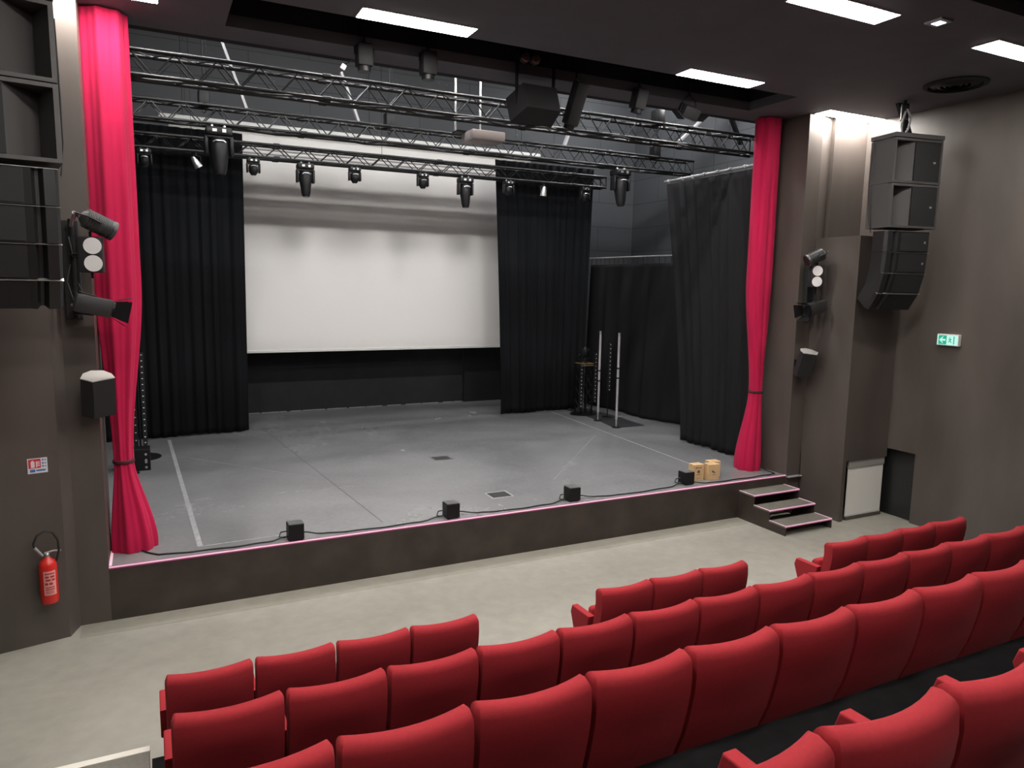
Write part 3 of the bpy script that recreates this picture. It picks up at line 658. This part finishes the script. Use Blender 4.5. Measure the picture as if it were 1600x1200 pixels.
# ------------------------------------------------------------------ spotlight clusters on the piers
def cluster(side):
    s = 1 if side == 'left' else -1
    X = (lambda x: x) if s == 1 else (lambda x: 9.3-x)
    wh = 'beside the left curtain' if s == 1 else 'on the right pier'
    rk = thing('lamp_bracket', 'tall black mounting plate for three lamps %s' % wh, 'bracket', (X(-.15),-.06,3.5), group='lamp mounting plates')
    MB().b2((-.07,-.03,-.46),(.07,.05,.46), bev=.01).build('plate', m_blackm, rk)
    MB().cyl((s*.02,-.13,-.44),(s*.02,-.13,.46),.024).build('pole', m_black, rk, True)
    MB().cyl((s*.02,-.13,.4),(s*.02,.0,.4),.015).cyl((s*.02,-.13,-.38),(s*.02,.0,-.38),.015).cyl((s*.02,-.13,0),(s*.02,.0,0),.015).build('stand_off', m_alu, rk)
    w = MB()
    w.tube([(s*.02,-.15,.40),(s*.08,-.2,.50),(s*.16,-.25,.53),(s*.2,-.28,.46)],.009,6)
    w.tube([(s*.0,-.15,.30),(s*.03,-.2,.12),(s*.12,-.25,.10),(s*.2,-.28,.16)],.008,6)
    w.tube([(s*.0,-.15,.05),(s*-.03,-.2,-.1),(s*.02,-.22,-.3),(s*.1,-.25,-.32)],.008,6)
    w.tube([(s*.0,-.15,-.20),(s*.06,-.2,-.12),(s*.10,-.2,-.22),(s*.05,-.2,-.34)],.007,6)
    w.build('cable', m_rubber, rk, True)
    # finned par
    t = thing('finned_spotlight', 'round finned spotlight pointing at the stage, top of the lamps %s' % wh, 'stage light', (X(.09),-.36,3.92), group='finned spotlights')
    d = Vector((s*.85,.35,-.42)).normalized(); R = lookrot(d)
    pf = [(.03,-.15),(.055,-.13),(.07,-.11)]
    z = -.10
    while z < .10: pf += [(.088,z),(.088,z+.007),(.078,z+.008),(.078,z+.013)]; z += .014
    pf += [(.09,.12),(.092,.15),(.08,.152)]
    MB().lathe(pf, 32, (0,0,0), R).build('body', mat('spot_grey',(.045,.045,.046),.4), t, True)
    MB().lathe([(.078,.1525),(.075,.156)],32,(0,0,0),R).build('lens', m_black, t, True)
    MB().tube([R @ Vector((-.10,0,.0)), R @ Vector((-.11,0,-.12)), R @ Vector((0,0,-.2)), R @ Vector((.11,0,-.12)), R @ Vector((.10,0,.0))],.008,6).build('yoke', m_black, t, True)
    MB().cyl(R @ Vector((0,0,-.20)), (s*-.22,.17,-.03),.014).build('clamp', m_alu, t, True)
    # double blinder
    t = thing('twin_lamp', 'black twin lamp with two round white faces, middle of the lamps %s' % wh, 'stage light', (X(.03),-.36,3.64), s*.0, group='twin lamps')
    R = Matrix.Rotation(-.10 if s == 1 else -.42,3,'Z')
    MB().box((0,.03,0),(.195,.12,.32), rot=R, bev=.012).build('body', m_blackm, t, True)
    for zz in (.078,-.078):
        MB().cyl(R @ Vector((.02*s,-.03,zz)), R @ Vector((.02*s,-.043,zz)), .073, n=32).build('lens', m_lens, t, True)
    MB().box((0,.03,.18),(.02,.02,.06), rot=R).box((0,.03,-.18),(.02,.02,.06), rot=R).cyl((s*-.10,.05,.0),(s*-.18,.15,0),.012).build('yoke', m_black, t)
    # barn door spotlight
    t = thing('barn_door_spotlight', 'boxy spotlight with barn doors, lowest of the lamps %s' % wh, 'stage light', (X(.04),-.36,3.18), group='barn door spotlights')
    d = Vector((s*.95,.15,-.22)).normalized(); R = lookrot(d) if s == 1 else lookrot(Vector((-.95,.05,-.22)).normalized())
    MB().box(R @ Vector((0,0,-.02)),(.165,.165,.30), rot=R, bev=.014).build('body', mat('spot_black',(.022,.022,.023),.45), t, True)
    MB().cyl(R @ Vector((0,0,.13)), R @ Vector((0,0,.16)), .07, n=24).build('lens_ring', m_black, t, True)
    for a in range(4):
        Ra = R @ Matrix.Rotation(a*PI/2,3,'Z')
        b = MB(); vs = [b.bm.verts.new(Ra @ Vector(c)) for c in ((-.07,.078,.15),(.07,.078,.15),(.10,.135,.27),(-.10,.135,.27))]; b.bm.faces.new(vs)
        g = bmesh.ops.solidify(b.bm, geom=b.bm.faces[:], thickness=.004)
        b.build('barn_door', m_blackm, t)
    MB().tube([R @ Vector((0,.085,0)), R @ Vector((0,.10,-.14)), (s*-.16,.1,.0), R @ Vector((0,-.10,-.14)), R @ Vector((0,-.085,0))],.008,6).build('yoke', m_black, t, True)
    MB().cyl((s*-.16,.1,0),(s*-.2,.22,0),.014).build('clamp', m_alu, t)
cluster('left'); cluster('right')

# ------------------------------------------------------------------ stage edge, steps, footlights
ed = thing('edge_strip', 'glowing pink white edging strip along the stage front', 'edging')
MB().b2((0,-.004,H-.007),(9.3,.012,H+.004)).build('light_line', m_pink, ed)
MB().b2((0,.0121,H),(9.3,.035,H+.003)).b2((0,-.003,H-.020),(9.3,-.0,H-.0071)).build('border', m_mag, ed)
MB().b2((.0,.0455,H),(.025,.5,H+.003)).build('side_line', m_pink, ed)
stp = thing('stage_steps', 'three dark open steps up to the stage at its right end', 'steps', (8.34,0,0))
W = .93
for i, z in enumerate((.42,.28,.14)):
    y1 = -.31*(i+1); y0 = -.31*i
    MB().b2((0,y1,z-.022),(W,y0-.001,z)).build('tread', m_step, stp)
    MB().b2((0,y1-.001,z-.012),(W,y1+.012,z+.004)).b2((0,y1+.0121,z),(.013,y0-.002,z+.004)).b2((W-.013,y1+.0121,z),(W,y0-.002,z+.004)).build('edge_line', m_pink, stp)
    MB().b2((.0131,y1+.0125,z),(W-.0131,y1+.024,z+.002)).b2((0,y1-.001,z-.024),(W,y1-.0,z-.0121)).build('edge_border', m_mag, stp)
for x in (0, W-.02):
    MB().xprism([(0,0),(0,.397),(-.309,.397),(-.309,.257),(-.619,.257),(-.619,.117),(-.929,.117),(-.929,0)], x, x+.02).build('side_panel', m_stagewood, stp)
MB().b2((.02,-.56,.02),(W-.02,-.55,.12)).build('brace', m_stagewood, stp)

fc = [(1.84,.12,'black cube footlight on the stage edge, farthest left'),(3.73,.14,'black cube footlight on the stage edge, second from the left'),
      (5.50,.17,'black cube footlight on the stage edge, third from the left'),(7.50,.22,'black cube footlight on the stage edge in front of the cartons')]
f0 = None
for x, y, lb in fc:
    if not f0:
        f0 = thing('footlight', lb, 'stage light', (x,y,H), group='black cube footlights on the stage edge')
        MB().box((0,0,.10),(.17,.17,.18), bev=.006).build('housing', m_black, f0)
        MB().box((0,0,.192),(.155,.155,.004)).build('top_panel', mat('paler_grey_top',(.09,.09,.09),.6), f0)  # top panel in a paler grey than the housing
        MB().cyl((-.06,-.06,0),(-.06,-.06,.012),.015).cyl((.06,-.06,0),(.06,-.06,.012),.015).cyl((-.06,.06,0),(-.06,.06,.012),.015).cyl((.06,.06,0),(.06,.06,.012),.015).build('feet', m_rubber, f0)
        MB().tube([(-.085,.03,.09),(-.15,.05,.08),(-.17,.05,.03),(-.12,.04,.015),(-.085,.02,.03)],.008,6).build('plug_loop', m_rubber, f0, True)
    else: dup(f0, (x,y,H), lb)
def run(pts, label):
    P = [Vector(p) for p in pts]; out = []
    for i in range(len(P)-1):
        for k in range(8):
            f = k/8; q = P[i].lerp(P[i+1], f); q.y += .012*math.sin((i*8+k)*.9); out.append(q)
    out.append(P[-1]); cable(out, .0085, 'floor_cable', label)
run([(.18,.52,H+.01),(.45,.16,H+.01),(1.0,.10,H+.01),(1.55,.10,H+.01),(1.74,.14,H+.03)],'black cable from the left curtain to the first cube footlight')
run([(1.94,.16,H+.05),(2.15,.14,H+.01),(2.6,.085,H+.01),(3.3,.085,H+.01),(3.62,.15,H+.03)],'black cable between the first and second cube footlights')
run([(3.83,.18,H+.05),(4.1,.14,H+.01),(4.5,.09,H+.01),(5.1,.10,H+.01),(5.40,.17,H+.03)],'black cable between the second and third cube footlights')
run([(5.60,.2,H+.05),(5.85,.16,H+.01),(6.3,.10,H+.01),(7.1,.13,H+.01),(7.40,.2,H+.03)],'black cable between the third footlight and the one by the cartons')
run([(7.60,.22,H+.02),(7.8,.10,H+.01),(8.4,.09,H+.01),(9.0,.10,H+.01),(9.18,.12,H+.01),(9.26,.45,H+.01)],'black cable running right from the last footlight to the pier')

def carton(x, y, rz, label, style):
    t = thing('carton', label, 'box', (x,y,H), rz, group='small cardboard cartons on the stage')
    w, d, h = .19, .13, .245
    MB().b2((-w/2,-d/2,0),(w/2,d/2,h), bev=.003).build('box', m_carton, t)
    MB().b2((-w/2,-.004,h),(w/2,.004,h+.0012)).b2((-w/2-.0012,-.004,h-.03),(-w/2,.004,h)).build('seam', m_ink, t)
    p = MB(); f = -d/2-.0012
    if style == 0:
        p.b2((-.055,f,.185),(-.035,f+.001,.205)).b2((-.03,f,.19),(.055,f+.001,.20)).lathe([(.024,0),(.024,.001)],20,(0,f,.135),Matrix.Rotation(PI/2,3,'X')).b2((-.04,f,.088),(.04,f+.001,.095)).b2((-.035,f,.03),(.035,f+.001,.034))
    else:
        p.prism([(-.035,.02),(-.015,.024),(.005,.006),(.035,-.012),(.01,-.018),(-.02,-.008)],0,.001,(-.005,f,.13),Matrix.Rotation(PI/2,3,'X')).b2((-.03,f,.085),(.035,f+.001,.09))
    p.build('printed_mark', m_ink, t)
carton(7.80,.36,-.05,'tan carton with a round mark, left one behind the footlight',0)
carton(8.03,.28,-.10,'tan carton with a leaf like mark, right front one on the stage',1)
carton(8.18,.42,-.15,'tan carton half hidden behind the right front carton',1)

# tape lines, traps, marks on the floor
def flat(name, pts, m, label, cat, z=H+.0015):
    o = MB().prism(pts, 0, .0012, (0,0,z-.0012)).build(name, m); return tag(o, label, cat)
def line(a, b, w): 
    d = (Vector(b)-Vector(a)).normalized(); n = Vector((-d.y,d.x))*w/2; a = Vector(a); b = Vector(b)
    return [tuple(a+n),tuple(b+n),tuple(b-n),tuple(a-n)]
flat('floor_tape', line((.69,6.3),(.86,.28),.055), m_tape, 'pale tape line on the left side of the stage floor', 'tape')
flat('floor_tape', line((8.71,6.4),(8.36,.9),.022), m_tape, 'thin pale tape line on the right side of the stage floor', 'tape')
flat('floor_tape', line((.86,.28),(1.7,.30),.018), m_tape, 'short pale tape line along the front left of the stage floor', 'tape')
flat('floor_joint', line((2.36,6.97),(2.9,.30),.008), mat('dark_joint',(.05,.05,.055),.7), 'dark joint line crossing the stage floor from back to front', 'joint')
flat('scuff_line', line((8.19,3.76),(5.8,1.2),.014), m_scuff, 'faint diagonal scuff line on the right of the stage floor', 'mark')
flat('scuff_line', line((.95,4.7),(2.6,2.6),.010), m_scuff, 'faint diagonal scuff line on the left of the stage floor', 'mark')
random.seed(9)
sm = MB(); x, y = 1.9, 2.05
for i in range(16):
    nx, ny = x+random.uniform(.05,.10), y+random.uniform(-.035,.03)
    if i % 4 != 3: sm.prism(line((x,y),(nx,ny),.010),0,.0012,(0,0,H+.0003))
    x, y = nx, ny
tag(sm.build('chalk_mark', m_chalk), 'broken white scratch on the left front of the stage floor', 'mark')
def trap(x, y, label, rim):
    t = thing('floor_socket', label, 'floor socket', (x,y,H), group='floor sockets in the stage')
    MB().b2((-.14,-.12,0),(.14,.12,.004)).build('lid', mat('dark_lid',(.03,.028,.027),.6), t)
    MB().b2((-.165,-.15,0),(.165,-.1205,.003)).b2((-.165,.1205,0),(.165,.15,.003)).b2((-.165,-.12,0),(-.1405,.12,.003)).b2((.1405,-.12,0),(.165,.12,.003)).build('rim', m_grey if rim else m_stagefloor, t)
trap(4.73,3.11,'dark floor socket lid in the middle of the stage',False)
trap(4.70,.79,'dark floor socket lid with a pale rim near the stage edge',True)

# ------------------------------------------------------------------ gear at the right back of the stage
m_diode = mat('diode_glass', (.75,.75,.78), .2)
def batten(x, y, z0, z1, n, label, lean=0):
    t = thing('led_batten', label, 'stage light', (x,y,z0), group='slim led battens')
    MB().b2((-.03,-.02,0),(.03,.03,z1-z0), bev=.004).build('profile', m_blackm, t)
    for i in range(n): MB().sph((0,-.024,.03+(z1-z0-.06)*i/(n-1)),.0125,(1,.5,.7),8).build('diode', m_diode, t, True)
    return t
def base(t, r): MB().lathe([(r,0),(r,.012),(r-.02,.02),(.03,.024)],36).build('base_plate', m_black, t, True)
tw = thing('light_tower', 'black lighting tower with a brass band at the right black curtain', 'stand', (9.25,5.92,H))
base(tw,.30)
MB().b2((-.15,-.15,.02),(-.12,-.12,1.16)).b2((.12,-.15,.02),(.15,-.12,1.16)).b2((-.15,.12,.02),(-.12,.15,1.16)).b2((.12,.12,.02),(.15,.15,1.16)).build('upright', m_black, tw)
xb = MB()
for i in range(4):
    z = .05+i*.28; xb.cyl((-.135,-.135,z),(.135,-.135,z+.28),.009,n=6).cyl((.135,-.135,z),(.135,.135,z+.28),.009,n=6).cyl((-.135,.135,z+.28),(-.135,-.135,z),.009,n=6)
xb.build('lattice', m_black, tw)
MB().b2((-.16,-.16,1.12),(.16,-.15,1.14)).b2((-.16,-.16,1.16),(.16,.16,1.175)).build('brass_band', m_gold, tw)
mh = make_head('moving_head', 'dark moving head standing on top of the lighting tower', 1.15); mh.location = (9.25,5.92,H+1.177); mh.rotation_euler = (PI,0,.5)
batten(9.05,5.72,.75,1.72,12,'slim led batten on the left side of the lighting tower')
batten(9.42,5.72,.85,1.97,13,'slim led batten on the right side of the lighting tower')
batten(9.52,5.31,1.16,2.22,12,'slim led batten standing between the two white tubes')
st_ = thing('batten_stand', 'thin black stand carrying the led batten between the tubes', 'stand', (9.52,5.335,H)); base(st_,.12)
MB().cyl((0,0,.02),(0,0,1.7),.012).build('pole', m_black, st_, True)
bt2 = thing('batten_stand', 'thin black stand holding the two battens by the tower', 'stand', (9.23,5.77,H))
MB().cyl((0,0,0),(0,0,1.3),.01).box((0,-.0,.9),(.36,.015,.03)).build('pole', m_black, bt2)
def tubelight(x, y, h, bands, label, lean=(0,0)):
    t = thing('tube_light', label, 'stage light', (x,y,H), group='upright frosted tube lights'); base(t,.09)
    MB().cyl((0,0,.02),(0,0,.18),.02).build('socket', m_alu, t, True)
    MB().cyl((0,0,.18),(0,0,h),.024,n=20).build('tube', m_tube, t, True)
    MB().cyl((0,0,h),(0,0,h+.06),.025,n=20).build('end_cap', m_alu, t, True)
    b = MB()
    for z in bands: b.cyl((0,0,z),(0,0,z+.03),.026,n=20)
    b.build('band', m_black, t, True)
tubelight(9.10,5.07,1.89,(.86,1.08),'left one of two tall frosted tube lights at the right of the stage')
tubelight(9.03,4.27,1.90,(1.02,1.22),'right one of two tall frosted tube lights at the right of the stage')
tag(MB().prism([(9.18,6.6),(9.14,5.2),(8.97,4.22),(9.72,4.22),(9.80,5.5),(9.72,6.6)],0,.006,(0,0,H)).build('floor_mat', m_void), 'black mat on the floor under the tube lights', 'mat')

# ------------------------------------------------------------------ gear at the left of the stage
fcs = thing('drilled_case', 'black case panel with round holes behind the left red curtain', 'case', (.17,4.10,H))
MB().b2((-.22,-.03,0),(.22,.25,.33), bev=.008).build('case', m_black, fcs)
hl = MB()
for z in (.05,.13,.16,.25)[:4]: hl.cyl((.16,-.031,z),(.16,-.036,z),.018,n=14)
hl.build('hole', m_grey, fcs, True)
tubelight(.15,3.96,1.45,(.6,),'frosted tube light standing behind the left red curtain')
batten(.33,4.30,H,2.33,20,'slim led batten standing before the left black curtain')
s3 = thing('batten_stand', 'black round based stand behind the drilled case', 'stand', (.25,5.0,H)); base(s3,.30)
MB().cyl((0,0,.02),(0,0,1.5),.015).build('pole', m_black, s3, True)
batten(.20,4.5,H,1.95,12,'short led batten partly hidden by the left red curtain')

# ------------------------------------------------------------------ extinguisher and signs
wn = math.atan2(-.42+.215, XL+.34)   # direction of the left splayed wall
ang = math.atan2(.205,.91)
def onwall(x, off): return (x, -.215-(-.34-x)*.205/.91-off)
ex = thing('fire_extinguisher', 'red fire extinguisher hanging on the left wall', 'fire extinguisher', (*onwall(-.47,.10), .42), ang)
MB().lathe([(.045,0),(.066,.012),(.073,.04),(.073,.37),(.062,.41),(.03,.435),(.022,.45)],32).build('cylinder', m_redext, ex, True)
def label_patch():
    b = MB(); rows = []
    for z in (.10,.33): rows.append([(.0742*math.sin(a), -.0742*math.cos(a), z) for a in [math.radians(-38+8*i) for i in range(11)]])
    return b.grid(rows)
label_patch().build('label', mat('pink_label',(.72,.30,.28),.6), ex, True)
pr = MB()
for i, (z, hh, a0, a1) in enumerate([(.305,.012,-30,34),(.275,.018,-28,-4),(.275,.018,4,32),(.245,.018,-24,6),(.245,.018,12,34),(.21,.022,-30,-10),(.21,.022,-4,18),(.175,.01,-28,30),(.155,.01,-28,30),(.135,.006,-28,24),(.12,.006,-28,26)]):
    pr.grid([[(.075*math.sin(math.radians(a0+(a1-a0)*k/6)), -.075*math.cos(math.radians(a0+(a1-a0)*k/6)), zz) for k in range(7)] for zz in (z-hh/2, z+hh/2)])
pr.build('printed_text', mat('label_print',(.35,.02,.03),.6), ex, True)
MB().cyl((0,0,.44),(0,0,.49),.02).sph((0,-.02,.475),.018).build('valve', m_alu, ex, True)
MB().tube([(-.02,-.01,.485),(.05,-.01,.50),(.11,-.01,.49)],.009,8).build('lever', m_grey, ex, True)
MB().tube([(.07,-.02,.40),(.095,-.02,.50),(.09,-.02,.60),(.05,-.02,.68),(-.01,-.02,.70),(-.07,-.02,.67),(-.10,-.02,.60),(-.095,-.02,.55)],.010,8).build('hose', m_rubber, ex, True)
MB().cyl((-.095,-.02,.56),(-.035,-.02,.47),.013,.010).build('nozzle', m_grey, ex, True)
MB().b2((-.03,.06,.30),(.03,.10,.38)).build('hook', m_black, ex)
sg = thing('extinguisher_sign', 'small square red, white and blue extinguisher sign on the left wall', 'sign', (*onwall(-.505,.004), 1.715), ang)
MB().b2((-.078,-.002,-.07),(.078,.003,.07)).build('plate', mat('sign_white',(.62,.62,.66),.5), sg)
r_ = mat('sign_red',(.55,.03,.05),.5); bl_ = mat('sign_blue',(.05,.13,.35),.5); wt_ = mat('sign_pale',(.75,.62,.64),.5)
MB().b2((-.070,-.003,-.022),(.026,-.0021,.064)).build('red_field', r_, sg)
p = MB().b2((-.052,-.004,-.015),(-.022,-.0031,.040)).b2((-.045,-.004,.040),(-.030,-.0031,.050))
for z in (.035,.018,.001): p.b2((-.005,-.004,z-.005),(.018,-.0031,z+.004))
p.b2((-.012,-.004,-.012),(-.003,-.0031,.04)).build('extinguisher_symbol', wt_, sg)
p = MB()
for z in (.052,.02,-.008): p.b2((.036,-.003,z-.008),(.048,-.0021,z+.008)).b2((.054,-.003,z-.006),(.068,-.0021,z+.003))
p.b2((-.06,-.003,-.058),(-.02,-.0021,-.032)).b2((-.012,-.003,-.052),(.06,-.0021,-.036)).build('blue_print', bl_, sg)
ex2 = thing('exit_sign', 'small lit green and white exit sign with an arrow on the right wall', 'sign', (XR-.035,-1.61,2.775))
MB().b2((-.03,-.155,-.08),(.034,.155,.08), bev=.006).build('case', mat('sign_case',(.7,.72,.7),.4), ex2)
eg = emission('exit_green', (.03,.50,.30), .85); ew = emission('exit_white', (.55,.95,.85), 1.0)
MB().b2((-.0325,-.145,-.068),(-.0311,.145,.068)).build('panel', ew, ex2)
def fx(y): return -y  # arrow side is at +y (left in view)
MB().b2((-.0335,.012,-.062),(-.0326,.128,.062)).build('green_field', eg, ex2)
ar = MB(); pts = [(.118,0),(.070,.046),(.055,.046),(.080,.014),(.026,.014),(.026,-.014),(.080,-.014),(.055,-.046),(.070,-.046)]
ar.xprism(pts,-.0343,-.0336); ar.build('arrow', ew, ex2)
MB().xprism([(-.10,-.055),(-.086,-.055),(-.086,.055),(-.10,.055)],-.0335,-.0326).xprism([(-.03,.03),(-.042,.03),(-.042,.042),(-.03,.042)],-.0335,-.0326).xprism([(-.012,.012),(-.03,.024),(-.05,.02),(-.062,.004),(-.052,.002),(-.045,.012),(-.048,-.012),(-.066,-.036),(-.056,-.04),(-.038,-.016),(-.018,-.034),(-.012,-.028),(-.032,-.004),(-.03,.012),(-.018,.006)],-.0335,-.0326).build('running_figure', eg, ex2)
